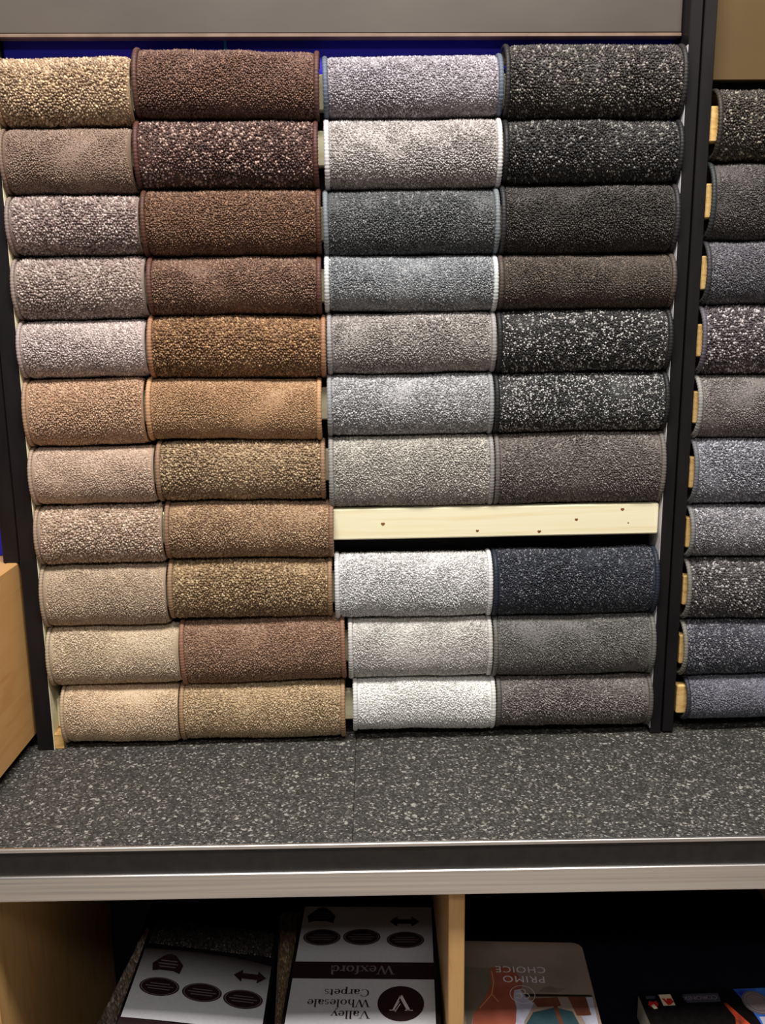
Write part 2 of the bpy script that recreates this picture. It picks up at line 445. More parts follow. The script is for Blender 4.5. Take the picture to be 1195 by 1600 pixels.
def make_pile(L, pr, sp, H, pal, wts, jit=0.10, rows=False):
    """one blob of yarn per tuft, jittered over the curved face"""
    s_ = pr[2]; t_ = pr[3]
    s0 = np.interp(-1.85, t_, s_); s1 = np.interp(1.95, t_, s_)
    ns = max(8, int((s1 - s0) / sp)); nx = max(10, int((L - 0.006) / sp))
    gx, gs = np.meshgrid((np.arange(nx) + .5) / nx, (np.arange(ns) + .5) / ns)
    gx = gx + (np.arange(ns)[:, None] % 2) * 0.5 / nx
    N = gx.size
    j = 0.36
    x = (gx.ravel() + RNG.uniform(-j, j, N) / nx - 0.5 - .25 / nx) * (L - 0.006)
    s = s0 + (gs.ravel() + RNG.uniform(-j, j, N) / ns) * (s1 - s0)
    y, z, ny, nz, t = interp_prof(pr, s)
    nrm = np.stack([np.zeros(N), ny, nz], 1)
    ph = RNG.uniform(0, 6.28, 8)
    wave = smooth_noise(x, s, 26, ph[:4]) * 0.0012 + smooth_noise(x, s, 75, ph[4:]) * 0.0007
    edge = np.clip((L / 2 - np.abs(x)) / 0.010, 0, 1)
    inset = -(1 - edge) ** 2 * 0.004
    P = np.stack([x, y, z], 1) + nrm * (wave + inset)[:, None]
    tx = np.array([1.0, 0, 0])[None].repeat(N, 0)
    ts = np.cross(nrm, tx)
    lean = 0.30
    lx = RNG.normal(0, lean, N) + 0.22 * smooth_noise(x, s, 48, ph[2:6])
    ls = RNG.normal(0, lean, N) + 0.25 * smooth_noise(x, s, 40, ph[1:5])
    D = nrm + tx * lx[:, None] + ts * ls[:, None] + np.array([0, 0, -0.12])
    D /= np.linalg.norm(D, axis=1, keepdims=True)
    A = np.cross(D, np.array([0.31, 0.2, 0.93])); A /= np.linalg.norm(A, axis=1, keepdims=True)
    B = np.cross(D, A)
    h = H * RNG.uniform(0.72, 1.2, N) * (0.55 + 0.45 * edge)
    rad = sp * RNG.uniform(0.46, 0.68, N)
    el = RNG.uniform(0.75, 1.3, N)
    ang = RNG.uniform(0, 6.28, N)
    V = np.zeros((N, 7, 3))
    for k in range(3):
        a0 = ang + k * math.pi * 2 / 3
        V[:, k] = P - D * 0.0006 + (A * np.cos(a0)[:, None] * el[:, None] + B * np.sin(a0)[:, None] / el[:, None]) * (rad * 1.15)[:, None]
        a1 = a0 + math.pi / 3
        V[:, 3 + k] = P + D * (h * 0.62)[:, None] + (A * np.cos(a1)[:, None] * el[:, None] + B * np.sin(a1)[:, None] / el[:, None]) * (rad * 0.95)[:, None]
    V[:, 6] = P + D * h[:, None]
    o = np.arange(N)[:, None] * 7
    q = np.concatenate([o + np.array([[k, (k + 1) % 3, 3 + k, 3 + (k - 1) % 3]]) for k in range(3)])
    tr = np.concatenate([o + np.array([[3 + (k - 1) % 3, 3 + k, 6]]) for k in range(3)])
    me = fastmesh('pile', V.reshape(-1, 3), q, tr)
    pal = np.array([desat(lin(c)) for c in pal])
    w_ = np.array(wts, float); w_ /= w_.sum()
    ci = RNG.choice(len(pal), N, p=w_)
    mixf = RNG.uniform(0, 0.55, N)[:, None]
    col = (pal[ci] * (1 - mixf) + pal[1] * mixf) * np.exp(RNG.normal(0, jit, N))[:, None]
    set_col(me, np.repeat(np.clip(col, 0, 0.95), 7, 0))
    return me


SAT = 0.93


def desat(c):
    g = 0.25 * c[0] + 0.55 * c[1] + 0.2 * c[2]
    return tuple(g + (v_ - g) * SAT for v_ in c)


def make_binding(pr, col, side, rr=0.0034):
    s_ = pr[2]; t_ = pr[3]
    s0 = np.interp(-2.45, t_, s_); s1 = np.interp(2.45, t_, s_)
    n = int((s1 - s0) / 0.0046) * 3
    s = np.linspace(s0, s1, n)
    y, z, ny, nz, t = interp_prof(pr, s)
    k = 7
    V = np.zeros((n, k, 3)); cols = np.zeros((n, k, 3))
    rib = np.array([0.86, 1.06, 1.06])[np.arange(n) % 3] * (1 + RNG.normal(0, 0.03, n))
    slant = np.array([-0.25, 0, 0.25])
    for i in range(k):
        a = 2 * math.pi * i / k
        cx = math.cos(a) * rr * 1.0 * rib
        cn = math.sin(a) * rr * 0.85 * rib + 0.0012
        V[:, i, 0] = cx * 1.0
        V[:, i, 1] = y + ny * cn
        V[:, i, 2] = z + nz * cn
    lc = np.array(desat(lin(col)))
    cols[:] = (lc * (np.array([0.80, 1.04, 1.04])[np.arange(n) % 3] * np.exp(RNG.normal(0, 0.06, n)))[:, None])[:, None, :]
    q = []
    for i in range(n - 1):
        for j in range(k):
            q.append((i * k + j, i * k + (j + 1) % k, (i + 1) * k + (j + 1) % k, (i + 1) * k + j))
    me = fastmesh('binding', V.reshape(-1, 3), q, [])
    set_col(me, cols.reshape(-1, 3))
    return me


COLN = ['the leftmost column', 'the brown second column', 'the third column', 'the column beside the black posts', 'the right-hand rack']
ORD = ['topmost', 'second from top', 'third from top', 'fourth from top', 'fifth from top', 'sixth from top', 'seventh from top', 'eighth from top', 'ninth from top', 'tenth from top', 'bottom one']
F_, M_, K_ = 0.00235, 0.0027, 0.0034      # fine, medium, coarse tufts
# x0, x1, top at left end, top at right end, look, tuft spacing, dark, mid, light yarn, weights, binding colour
ROLLS = {
 0: [
  (-.5127, -.3245, 1.034, 1.034, 'golden beige flecked', K_, (128, 102, 82), (168, 140, 110), (216, 190, 154), (3, 4, 3), (120, 92, 74)),
  (-.5127, -.3285, .940, .941, 'plain taupe brown', F_, (112, 90, 78), (136, 112, 97), (156, 132, 114), (2, 5, 2), (104, 82, 72)),
  (-.5127, -.3245, .850, .850, 'mauve-taupe flecked', K_, (104, 84, 82), (150, 130, 124), (202, 186, 180), (4, 4, 3), (110, 92, 90)),
  (-.5127, -.3215, .764, .765, 'grey-taupe flecked', K_, (120, 100, 94), (160, 142, 134), (198, 182, 174), (4, 4, 3), (118, 100, 96)),
  (-.5127, -.3265, .674, .675, 'pale mauve-grey', M_, (158, 140, 138), (188, 172, 168), (222, 208, 204), (3, 4, 3), (150, 134, 136)),
  (-.5127, -.3345, .589, .590, 'warm tan', M_, (160, 124, 98), (188, 152, 122), (212, 180, 150), (3, 4, 2), (168, 132, 114)),
  (-.5127, -.3255, .486, .488, 'pinkish beige', F_, (172, 145, 126), (192, 166, 146), (214, 192, 172), (2, 5, 2), (176, 140, 126)),
  (-.5127, -.3185, .397, .398, 'beige flecked', K_, (150, 122, 104), (184, 158, 136), (224, 206, 188), (3, 4, 3), (160, 126, 112)),
  (-.5127, -.3185, .302, .303, 'oatmeal', F_, (166, 142, 120), (188, 166, 142), (210, 192, 168), (2, 5, 2), (186, 166, 146)),
  (-.5115, -.3045, .201, .202, 'light oatmeal', F_, (178, 156, 130), (202, 182, 154), (224, 208, 182), (2, 5, 3), (196, 176, 150)),
  (-.4985, -.3125, .104, .102, 'cream beige', F_, (190, 162, 132), (212, 186, 154), (232, 212, 184), (2, 5, 3), (206, 182, 154)),
 ],
 1: [
  (-.3225, -.0650, 1.045, 1.040, 'chocolate brown', M_, (74, 46, 36), (104, 72, 58), (140, 104, 86), (3, 4, 2), (84, 54, 48)),
  (-.3265, -.0680, .950, .949, 'dark chocolate pale-flecked', K_, (56, 32, 28), (86, 58, 50), (184, 154, 142), (4, 3, 2.2), (84, 50, 44)),
  (-.3225, -.0660, .856, .856, 'mid brown', M_, (84, 55, 38), (110, 76, 54), (152, 116, 88), (3, 4, 1.6), (84, 52, 40)),
  (-.3195, -.0680, .763, .762, 'reddish brown', M_, (90, 62, 48), (116, 84, 66), (160, 126, 104), (3, 4, 1.8), (96, 62, 52)),
  (-.3245, -.0640, .680, .677, 'golden brown flecked', K_, (96, 64, 38), (140, 102, 66), (188, 150, 106), (3, 4, 2), (166, 120, 90)),
  (-.3325, -.0730, .588, .584, 'plain caramel tan', F_, (152, 114, 78), (174, 136, 98), (200, 164, 126), (2, 5, 2), (196, 150, 108)),
  (-.3235, -.0690, .493, .492, 'olive tan flecked', K_, (120, 94, 70), (160, 134, 102), (206, 180, 142), (3, 4, 2), (150, 118, 92)),
  (-.3165, -.0590, .400, .397, 'speckled fawn', M_, (130, 98, 72), (166, 134, 102), (204, 176, 142), (3, 4, 2), (146, 112, 88)),
  (-.3165, -.0630, .308, .306, 'khaki tan flecked', K_, (116, 88, 60), (160, 132, 96), (206, 182, 142), (3, 4, 2), (158, 126, 96)),
  (-.3025, -.0430, .207, .212, 'dusty reddish brown', M_, (126, 94, 74), (152, 118, 94), (186, 152, 126), (3, 4, 1.6), (150, 108, 86)),
  (-.3105, -.0470, .102, .100, 'sandy beige', M_, (164, 136, 102), (192, 166, 128), (220, 198, 164), (3, 4, 2), (170, 136, 102)),
 ],
 2: [
  (-.0585, .1945, 1.033, 1.036, 'lavender grey', M_, (122, 114, 122), (154, 146, 154), (198, 192, 202), (3, 4, 2), (92, 100, 116)),
  (-.0590, .1940, .950, .951, 'silver taupe', M_, (136, 128, 126), (168, 160, 157), (206, 200, 198), (3, 4, 2), (206, 202, 206)),
  (-.0625, .1920, .853, .855, 'dark slate grey', M_, (56, 58, 62), (82, 84, 87), (134, 136, 138), (3, 4, 1.2), (118, 124, 130)),
  (-.0640, .1900, .763, .760, 'bluish grey', F_, (104, 106, 112), (134, 137, 142), (182, 184, 188), (3, 4, 2), (200, 204, 208)),
  (-.0615, .1890, .679, .680, 'warm mid grey', M_, (122, 113, 110), (152, 144, 140), (196, 190, 184), (3, 4, 2), (156, 152, 154)),
  (-.0635, .1860, .589, .589, 'cool grey flecked', M_, (124, 124, 128), (164, 164, 168), (216, 216, 218), (3, 4, 2.4), (150, 152, 156)),
  (-.0635, .1880, .496, .496, 'light warm grey', M_, (142, 136, 130), (176, 170, 162), (216, 210, 202), (3, 4, 2), (150, 148, 146)),
  None,
  (-.0585, .1880, .310, .310, 'silvery white', M_, (172, 172, 174), (208, 208, 208), (238, 238, 238), (2, 4, 3), (224, 224, 228)),
  (-.0395, .1890, .204, .204, 'pale silver grey', F_, (174, 169, 165), (204, 200, 195), (232, 229, 224), (2, 4, 3), (206, 202, 198)),
  (-.0345, .1950, .104, .102, 'bright white', M_, (206, 206, 202), (236, 236, 232), (248, 248, 246), (2, 4, 3), (228, 228, 226)),
 ],
 3: [
  (.1960, .4530, 1.049, 1.049, 'charcoal flecked', K_, (30, 27, 26), (60, 55, 52), (152, 145, 138), (5, 3, 1.8), (40, 38, 40)),
  (.1955, .4535, .949, .948, 'near-black flecked', K_, (20, 19, 20), (42, 40, 41), (140, 138, 135), (5, 3, 1.6), (30, 28, 32)),
  (.1935, .4530, .859, .860, 'plain dark charcoal', M_, (30, 27, 27), (48, 44, 42), (92, 86, 82), (4, 4, 1), (44, 42, 46)),
  (.1915, .4530, .761, .761, 'dark brown-taupe', F_, (54, 44, 37), (76, 64, 55), (120, 104, 90), (3, 4, 1.5), (78, 68, 62)),
  (.1905, .4500, .681, .682, 'black white-flecked', M_, (20, 19, 20), (54, 53, 54), (206, 204, 202), (5, 3, 2.4), (34, 34, 36)),
  (.1875, .4490, .588, .588, 'salt-and-pepper black', F_, (24, 24, 25), (66, 66, 67), (208, 208, 208), (4, 3, 2.6), (34, 34, 36)),
  (.1895, .4480, .497, .497, 'grey-brown', M_, (84, 75, 72), (112, 103, 98), (158, 150, 144), (3, 4, 1.8), (112, 106, 102)),
  None,
  (.1895, .4500, .311, .311, 'navy blue flecked', M_, (28, 31, 40), (52, 56, 67), (130, 133, 140), (4, 4, 1.6), (40, 46, 60)),
  (.1905, .4530, .203, .202, 'mid grey', F_, (86, 84, 82), (112, 110, 108), (150, 148, 146), (3, 4, 2), (108, 108, 104)),
  (.1965, .4520, .102, .099, 'taupe-grey flecked', M_, (84, 78, 76), (116, 109, 106), (168, 160, 156), (3, 4, 2), (96, 92, 90)),
 ],
 4: [
  (.5005, .774, .989, .989, 'brown-black flecked', K_, (36, 32, 26), (66, 60, 50), (164, 156, 140), (5, 3, 1.5), (50, 44, 38)),
  (.4975, .771, .888, .888, 'plain dark charcoal', F_, (50, 46, 47), (76, 71, 71), (116, 112, 112), (3, 4, 1.2), (50, 54, 56)),
  (.4970, .771, .778, .778, 'blue-charcoal', F_, (66, 64, 71), (94, 92, 100), (142, 142, 148), (3, 4, 1.5), (58, 58, 62)),
  (.4960, .770, .685, .684, 'purple-grey pale-flecked', K_, (58, 50, 55), (98, 88, 94), (210, 202, 204), (4, 3, 2.4), (92, 86, 96)),
  (.4955, .770, .581, .580, 'grey-taupe', F_, (96, 88, 86), (124, 116, 113), (170, 162, 158), (3, 4, 1.6), (150, 148, 142)),
  (.4955, .770, .484, .483, 'light blue-grey flecked', M_, (96, 96, 106), (136, 136, 146), (206, 206, 212), (3, 4, 2.2), (110, 110, 116)),
  (.4955, .770, .379, .378, 'silver blue-grey', M_, (98, 96, 104), (138, 136, 142), (206, 204, 208), (3, 4, 2.2), (126, 126, 126)),
  (.4955, .768, .294, .292, 'dark grey pale-flecked', K_, (60, 57, 60), (98, 95, 97), (194, 190, 190), (4, 3, 2), (126, 124, 118)),
  (.4955, .768, .190, .189, 'navy-grey flecked', M_, (54, 54, 64), (90, 90, 100), (172, 172, 178), (4, 3, 1.8), (128, 126, 118)),
  (.5050, .775, .095, .094, 'slate blue-grey', F_, (92, 92, 104), (122, 122, 134), (166, 166, 176), (3, 4, 1.6), (58, 58, 68)),
 ]}
BOT = {0: .004, 1: .004, 2: .012, 3: .012, 4: .018}

batz = {}
for ci, rows in ROLLS.items():
    for ri, R in enumerate(rows):
        if R is None:
            continue
        x0, x1, zl, zr, look, sp, cd, cm, cl, wts, cb = R
        top = (zl + zr) / 2
        nxt = rows[ri + 1] if ri + 1 < len(rows) else None
        if ri + 1 == len(rows):
            bot = BOT[ci]
        elif nxt is None:
            bot = top - 0.112
        else:
            bot = (nxt[2] + nxt[3]) / 2 + 0.0005
        h = min(top - bot, 0.118)
        zc = top - h / 2
        if ci == 0:
            x1 = ROLLS[1][ri][0] - 0.0004
        if ci == 3:
            x1 = 0.4500 + LEAN * zc
        L = x1 - x0
        H = 0.0041 if sp == K_ else (0.0034 if sp == M_ else 0.0028)
        pr = profile(h / 2 - H * 0.9, 0.036, 0.018, 0.028)
        tilt = -math.atan2(zr - zl, L)
        last = (ri + 1 == len(rows))
        pos = 'bottom one' if last else ORD[ri]
        if rows[7] is None and ri in (8, 9):
            pos = ('first' if ri == 8 else 'second') + ' below plank'
        if ci == 0:
            cb = tuple(int(v_ * 0.9) for v_ in cm)
        root = thing('carpet_roll', f'{look} carpet sample roll, {pos} in {COLN[ci]}', 'carpet roll', rk((x0 + x1) / 2, 0, bot), (0, tilt, PHI),
                     'carpet sample rolls in the right-hand rack' if ci == 4 else 'carpet sample rolls in the main rack')
        o = link('backing', make_backing(L - 0.004, pr, cm), M['binding'], root, (0, 0, h / 2))
        o = link('pile', make_pile(L - 0.006, pr, sp, H, (cd, cm, cl), wts), M['pile'], root, (0.0022 if ci == 0 else 0, 0, h / 2))
        o['kind'] = 'stuff'
        for sgn in ((-1,) if ci == 0 else (-1, 1)):
            link('binding', make_binding(pr, cb, sgn, 0.0030 if ci == 0 else 0.0039), M['binding'], root, (sgn * (L / 2 - 0.0036), 0, h / 2))
        batz.setdefault((ci, ri), zc)

for ri in range(11):
    z = batz[(0, ri)] if ri != 7 else 0.3595
    if ri in (1, 5, 6, 10):
        z = {1: .912, 5: .545, 6: .450, 10: .052}[ri]
    yb = 0.008 if ri == 7 else YB
    bt = batten(rack, -0.5125, 0.4495, z, yb)
    if ri == 7:
        for kx, kz, kr in ((0.018, 0.0, .0028), (0.165, -0.014, .0022), (0.262, -0.017, .0026), (0.320, 0.001, .0024), (0.392, 0.016, .0026), (0.402, -0.006, .0012)):
            vs = [(kx, yb - 0.0004, z + kz)] + [(kx + kr * 1.15 * math.cos(a), yb - 0.0002, z + kz + kr * math.sin(a) * (0.85 + 0.2 * math.sin(a * 3))) for a in np.linspace(0, 2 * math.pi, 13)[:-1]]
            link('knot', pymesh('knot', vs, [(0, 1 + i, 1 + (i + 1) % 12) for i in range(12)]), M['knot'], bt)
for ri in range(10):
    batten(rackR, 0.0142, 0.3295, batz[(4, ri)], 0.006)
for o in list(rackR.children):
    if o.name.startswith('batten'):
        o.data.materials[0] = M['pine_end']


# ------------------------------------------------------------------ lettering (flat print, built from strokes)
class Ink:
    def __init__(self):
        self.v = []; self.f = []

    def poly(self, pts):
        n = len(self.v)
        self.v += [(p[0], p[1], 0) for p in pts]
        self.f.append(list(range(n, n + len(pts))))

    def strip(self, A, B):
        n = len(self.v)
        for p, q in zip(A, B):
            self.v += [(p[0], p[1], 0), (q[0], q[1], 0)]
        for i in range(len(A) - 1):
            k = n + 2 * i
            self.f.append([k, k + 1, k + 3, k + 2])

    def bar(self, x0, y0, x1, y1, w):
        dx, dy = x1 - x0, y1 - y0
        l = math.hypot(dx, dy) or 1
        nx, ny = -dy / l * w / 2, dx / l * w / 2
        self.poly([(x0 + nx, y0 + ny), (x0 - nx, y0 - ny), (x1 - nx, y1 - ny), (x1 + nx, y1 + ny)])

    def ring(self, cx, cy, rx, ry, wx, wy, a0=0, a1=360, n=28):
        A, B = [], []
        for i in range(n + 1):
            a = math.radians(a0 + (a1 - a0) * i / n)
            A.append((cx + rx * math.cos(a), cy + ry * math.sin(a)))
            B.append((cx + (rx - wx) * math.cos(a), cy + (ry - wy) * math.sin(a)))
        self.strip(A, B)

    def disc(self, cx, cy, rx, ry, n=36):
        self.poly([(cx + rx * math.cos(2 * math.pi * i / n), cy + ry * math.sin(2 * math.pi * i / n)) for i in range(n)])


TK, TN = 0.115, 0.045


def serif(I, x, y, w=0.2):
    I.bar(x - w / 2, y, x + w / 2, y, 0.04)


def g_serif(I, ch, x, s):
    """draw one serif letter of cap height 0.7 into a sub-ink and scale it"""
    G = Ink()
    xh = 0.46
    if ch == 'W':
        G.bar(.08, .7, .3, 0, TK); G.bar(.3, 0, .5, .7, TN); G.bar(.5, .7, .72, 0, TK); G.bar(.72, 0, .92, .7, TN)
        serif(G, .07, .69, .24); serif(G, .5, .69, .2); serif(G, .92, .69, .2); w = 1.0
    elif ch == 'V':
        G.bar(.08, .7, .36, 0, TK); G.bar(.36, 0, .62, .7, TN); serif(G, .08, .69, .26); serif(G, .62, .69, .22); w = .7
    elif ch == 'C':
        G.ring(.36, .35, .33, .37, TK, TN, 45, 315); G.bar(.6, .48, .6, .68, TN); w = .68
    elif ch in 'eo':
        if ch == 'o':
            G.ring(.24, xh / 2, .23, xh / 2 + .02, TK, TN); w = .5
        else:
            G.ring(.22, xh / 2, .21, xh / 2 + .02, TK, TN, 0, 325); G.bar(.06, xh / 2 + .01, .42, xh / 2 + .01, TN); w = .46
    elif ch == 'x':
        G.bar(.06, xh, .42, 0, TK); G.bar(.42, xh, .06, 0, TN)
        for px in (.08, .42):
            serif(G, px, xh - .01, .2); serif(G, px, .01, .2)
        w = .5
    elif ch == 'f':
        G.bar(.14, 0, .14, .58, TK); G.ring(.24, .56, .155, .16, TK, TN, 60, 180); G.bar(.02, xh - .02, .3, xh - .02, TN); serif(G, .14, .01, .24); w = .33
    elif ch == 'r':
        G.bar(.12, 0, .12, xh, TK); G.bar(.14, xh - .12, .34, xh - .03, .08); serif(G, .12, .01, .24); serif(G, .08, xh - .01, .14); w = .37
    elif ch == 'd':
        G.ring(.22, xh / 2, .21, xh / 2 + .02, TK, TN); G.bar(.4, 0, .4, .74, TK); serif(G, .36, .73, .14); serif(G, .44, .01, .14); w = .53
    elif ch == 'a':
        G.ring(.18, .13, .17, .15, TK, TN); G.bar(.34, 0, .34, .34, TK); G.ring(.2, .3, .19, .18, TK * .8, TN, 0, 165); serif(G, .4, .01, .1); w = .46
    elif ch == 'l':
        G.bar(.13, 0, .13, .74, TK); serif(G, .13, .01, .24); serif(G, .09, .73, .14); w = .27
    elif ch == 'y':
        G.bar(.06, xh, .24, .02, TK); G.bar(.42, xh, .14, -.2, TN); serif(G, .07, xh - .01, .2); serif(G, .42, xh - .01, .16); G.disc(.1, -.19, .05, .05, 10); w = .48
    elif ch == 'h':
        G.bar(.12, 0, .12, .74, TK); G.ring(.27, .28, .2, .2, TK, TN, 0, 150); G.bar(.415, 0, .415, .3, TK)
        serif(G, .12, .01, .22); serif(G, .42, .01, .22); serif(G, .08, .73, .14); w = .55
    elif ch == 's':
        G.ring(.18, .345, .14, .135, .07, TN, 20, 270); G.ring(.18, .125, .15, .145, .07, TN, -160, 90); w = .37
    elif ch == 'p':
        G.ring(.29, xh / 2, .21, xh / 2 + .02, TK, TN); G.bar(.12, -.22, .12, xh, TK); serif(G, .12, -.21, .24); serif(G, .07, xh - .01, .12); w = .54
    elif ch == 't':
        G.bar(.14, .04, .14, .6, TK); G.bar(.02, xh - .02, .3, xh - .02, TN); G.ring(.21, .07, .12, .08, .05, TN, 180, 320); w = .32
    else:
        w = .3
    n = len(I.v)
    I.v += [(x + p[0] * s, p[1] * s, 0) for p in G.v]
    I.f += [[i + n for i in f] for f in G.f]
    return w * s


def serif_text(txt, size, x=0.0, y=0.0):
    I = Ink()
    cx = 0.0
    for ch in txt:
        cx += g_serif(I, ch, cx, size)
    I.v = [(p[0] + x, p[1] + y, 0) for p in I.v]
    return I, cx


def sans_text(txt, size, x, y, z, mat, parent, rotz=math.pi, align='LEFT', spacing=1.0, name='lettering'):
    cu = bpy.data.curves.new(name, 'FONT')
    cu.body = txt; cu.size = size; cu.align_x = align; cu.space_character = spacing
    t = bpy.data.objects.new(name, cu)
    C.objects.link(t)
    dg = bpy.context.evaluated_depsgraph_get()
    me = bpy.data.meshes.new_from_object(t.evaluated_get(dg))
    bpy.data.objects.remove(t, do_unlink=True)
    me.materials.clear()
    return link(name, me, mat, parent, (x, y, z), (0, 0, rotz))


def ink_obj(name, I, mat, parent, z, rotz=0.0, loc=(0, 0)):
    me = pymesh(name, I.v, I.f)
    return link(name, me, mat, parent, (loc[0], loc[1], z), (0, 0, rotz))


def rounded(x0, x1, y0, y1, r, corners=(1, 1, 1, 1), n=6):
    P = []
    for (cx, cy, a0, on) in ((x1 - r, y1 - r, 0, corners[0]), (x0 + r, y1 - r, 90, corners[1]), (x0 + r, y0 + r, 180, corners[2]), (x1 - r, y0 + r, 270, corners[3])):
        if on:
            for i in range(n + 1):
                a = math.radians(a0 + 90 * i / n)
                P.append((cx + r * math.cos(a), cy + r * math.sin(a)))
        else:
            P.append((cx + r * (1 if a0 in (0, 270) else -1), cy + r * (1 if a0 in (0, 90) else -1)))
    return P


def slab(name, outline, z0, z1, mat, parent):
    n = len(outline)
    vs = [(p[0], p[1], z0) for p in outline] + [(p[0], p[1], z1) for p in outline]
    fs = [list(range(n))[::-1], list(range(n, 2 * n))] + [[i, (i + 1) % n, n + (i + 1) % n, n + i] for i in range(n)]
    return link(name, pymesh(name, vs, fs), mat, parent)


def felt(L, Wd, sp, H, pal, wts):
    """a flat field of short tufts on top of a sample board"""
    nx, ny = int(L / sp), int(Wd / sp)
    gx, gy = np.meshgrid((np.arange(nx) + .5) / nx - .5, (np.arange(ny) + .5) / ny - .5)
    N = gx.size
    P = np.stack([gx.ravel() * L + RNG.uniform(-.3, .3, N) * sp, gy.ravel() * Wd + RNG.uniform(-.3, .3, N) * sp, np.zeros(N)], 1)
    V = np.zeros((N, 5, 3)); ang = RNG.uniform(0, 6.28, N); r_ = sp * RNG.uniform(.6, .85, N)
    for k in range(4):
        a = ang + k * math.pi / 2
        V[:, k] = P + np.stack([np.cos(a) * r_, np.sin(a) * r_, np.zeros(N)], 1)
    V[:, 4] = P + np.stack([RNG.normal(0, sp * .3, N), RNG.normal(0, sp * .3, N), H * RNG.uniform(.7, 1.2, N)], 1)
    o = np.arange(N)[:, None] * 5
    tr = np.concatenate([o + np.array([[k, (k + 1) % 4, 4]]) for k in range(4)])
    me = fastmesh('pile', V.reshape(-1, 3), np.zeros((0, 4), np.int32), tr)
    pal = np.array([lin(c) for c in pal]); w_ = np.array(wts, float); w_ /= w_.sum()
    col = pal[RNG.choice(len(pal), N, p=w_)] * np.exp(RNG.normal(0, .1, N))[:, None]
    set_col(me, np.repeat(np.clip(col, 0, .95), 5, 0))
    return me


def sample_board(label, loc, rot, sx, sy, th, pal, bindcol='black_bind', group=None):
    t = thing('carpet_sample', label, 'carpet sample', loc, rot, group)
    slab('board', rounded(-sx / 2, sx / 2, -sy / 2, sy / 2, 0.006), 0, th * 0.6, M['backing'], t)
    o = link('pile', felt(sx - .006, sy - .006, 0.0042, th * 0.45, pal, (3, 4, 2)), M['pile'], t, (0, 0, th * 0.6))
    o['kind'] = 'stuff'
    return t


SH = -0.372                       # top of the lower shelf
sample_board('greyish brown carpet sample lying under the left label card', (-0.302, -0.110, SH), (0, 0, math.radians(-5)), 0.225, 0.27, 0.020,
             ((96, 82, 70), (126, 110, 96), (160, 146, 130)))
sample_board('olive brown carpet sample lying under the card with shop lettering', (-0.052, -0.075, SH), (0, 0, math.radians(4)), 0.222, 0.30, 0.020,
             ((92, 74, 50), (118, 98, 70), (146, 126, 96)))


def emblem_row(parent, z, pts_oval, badge, arrow, ox, oy):
    """ovals, shield badge and double-headed arrow printed on a sample card (text reads from the far side)"""
    for (x, y) in pts_oval:
        I = Ink(); I.disc(0, 0, ox, oy)
        ov = ink_obj('oval_emblem', I, M['maroon'], parent, z, 0, (x, y))
        I = Ink(); I.ring(0, 0, ox * .93, oy * .93, ox * .045, oy * .045)
        for k, wd in ((-.28, .55), (0.0, .7), (.28, .5)):
            I.bar(-ox * wd, oy * k, ox * wd, oy * k, oy * .08)
        ink_obj('oval_lettering', I, M['print_grey'], ov, 0.0003)
    bx, by, bs = badge
    I = Ink()
    I.poly([(-.5, -.42), (-.25, -.34), (.25, -.34), (.5, -.46), (.56, .0), (.40, .22), (.18, .50), (0, .56), (-.18, .50), (-.40, .22), (-.58, -.02)])
    I.v = [(p[0] * bs, p[1] * bs, 0) for p in I.v]
    bd = ink_obj('badge_emblem', I, M['maroon'], parent, z, 0, (bx, by))
    I = Ink()
    for k, wd in ((.16, .3), (.0, .36), (-.16, .3)):
        I.bar(-bs * wd, bs * k, bs * wd, bs * k, bs * .05)
    ink_obj('badge_lettering', I, M['print_grey'], bd, 0.0003)
    ax, ay, as_ = arrow
    I = Ink()
    I.poly([(-.55, 0), (-.26, .30), (-.26, .13), (.26, .13), (.26, .30), (.55, 0), (.26, -.30), (.26, -.13), (-.26, -.13), (-.26, -.30)])
    I.v = [(p[0] * as_, p[1] * as_, 0) for p in I.v]
    ink_obj('double_arrow', I, M['maroon'], parent, z, 0, (ax, ay))


# --- card with shop lettering
RB = math.radians(-2.2)
bB = thing('sample_card', 'white and maroon sample card with shop lettering, lying beside the beech divider', 'sample card', (-0.0205, -0.105, SH + 0.0225), (0, 0, RB))
bx0, by0 = -0.0205, -0.105


def lb(x, y):
    dx, dy = x - bx0, y - by0
    c, s = math.cos(-RB), math.sin(-RB)
    return (dx * c - dy * s, dx * s + dy * c)


slab('cover_board', rounded(-0.1165, 0.1165, -0.160, 0.170, 0.004), 0, 0.018, M['black_bind'], bB)
zt = 0.0184
slab('label_sheet', [(-.111, .0078), (.109, .0078), (.109, .148), (-.111, .148)], 0.018, zt, M['card_white'], bB)
slab('label_sheet', [(-.111, -.158), (.109, -.158), (.109, -.0312), (-.111, -.0312)], 0.018, zt, M['card_white'], bB)
tag(slab('title_band', [(-.113, -.031), (.111, -.031), (.111, .0076), (-.113, .0076)], 0.018, zt - .0001, M['maroon'], bB), 'maroon title band')
I, wd = serif_text('Wexford', 0.0271)
p = lb(0.0255, -0.1085)
ink_obj('lettering', I, M['print_grey'], bB, zt + 0.0003, math.pi, p)
for txt, yy in (('Carpets', -0.1595), ('Wholesale', -0.1815), ('Valley', -0.2045)):
    I, wd = serif_text(txt, 0.0217)
    ink_obj('lettering', I, M['maroon'], bB, zt + 0.0003, math.pi, lb(-0.0125, yy))
p = lb(0.034, -0.190)
I = Ink(); I.disc(0, 0, 0.0350, 0.0365)
lg = ink_obj('round_logo', I, M['maroon'], bB, zt + 0.0003, 0, p)
I = Ink(); sv = 0.044
G = Ink(); g_serif(G, 'V', 0, sv)
G.v = [(q[0] - .35 * sv, q[1] - .36 * sv, 0) for q in G.v]
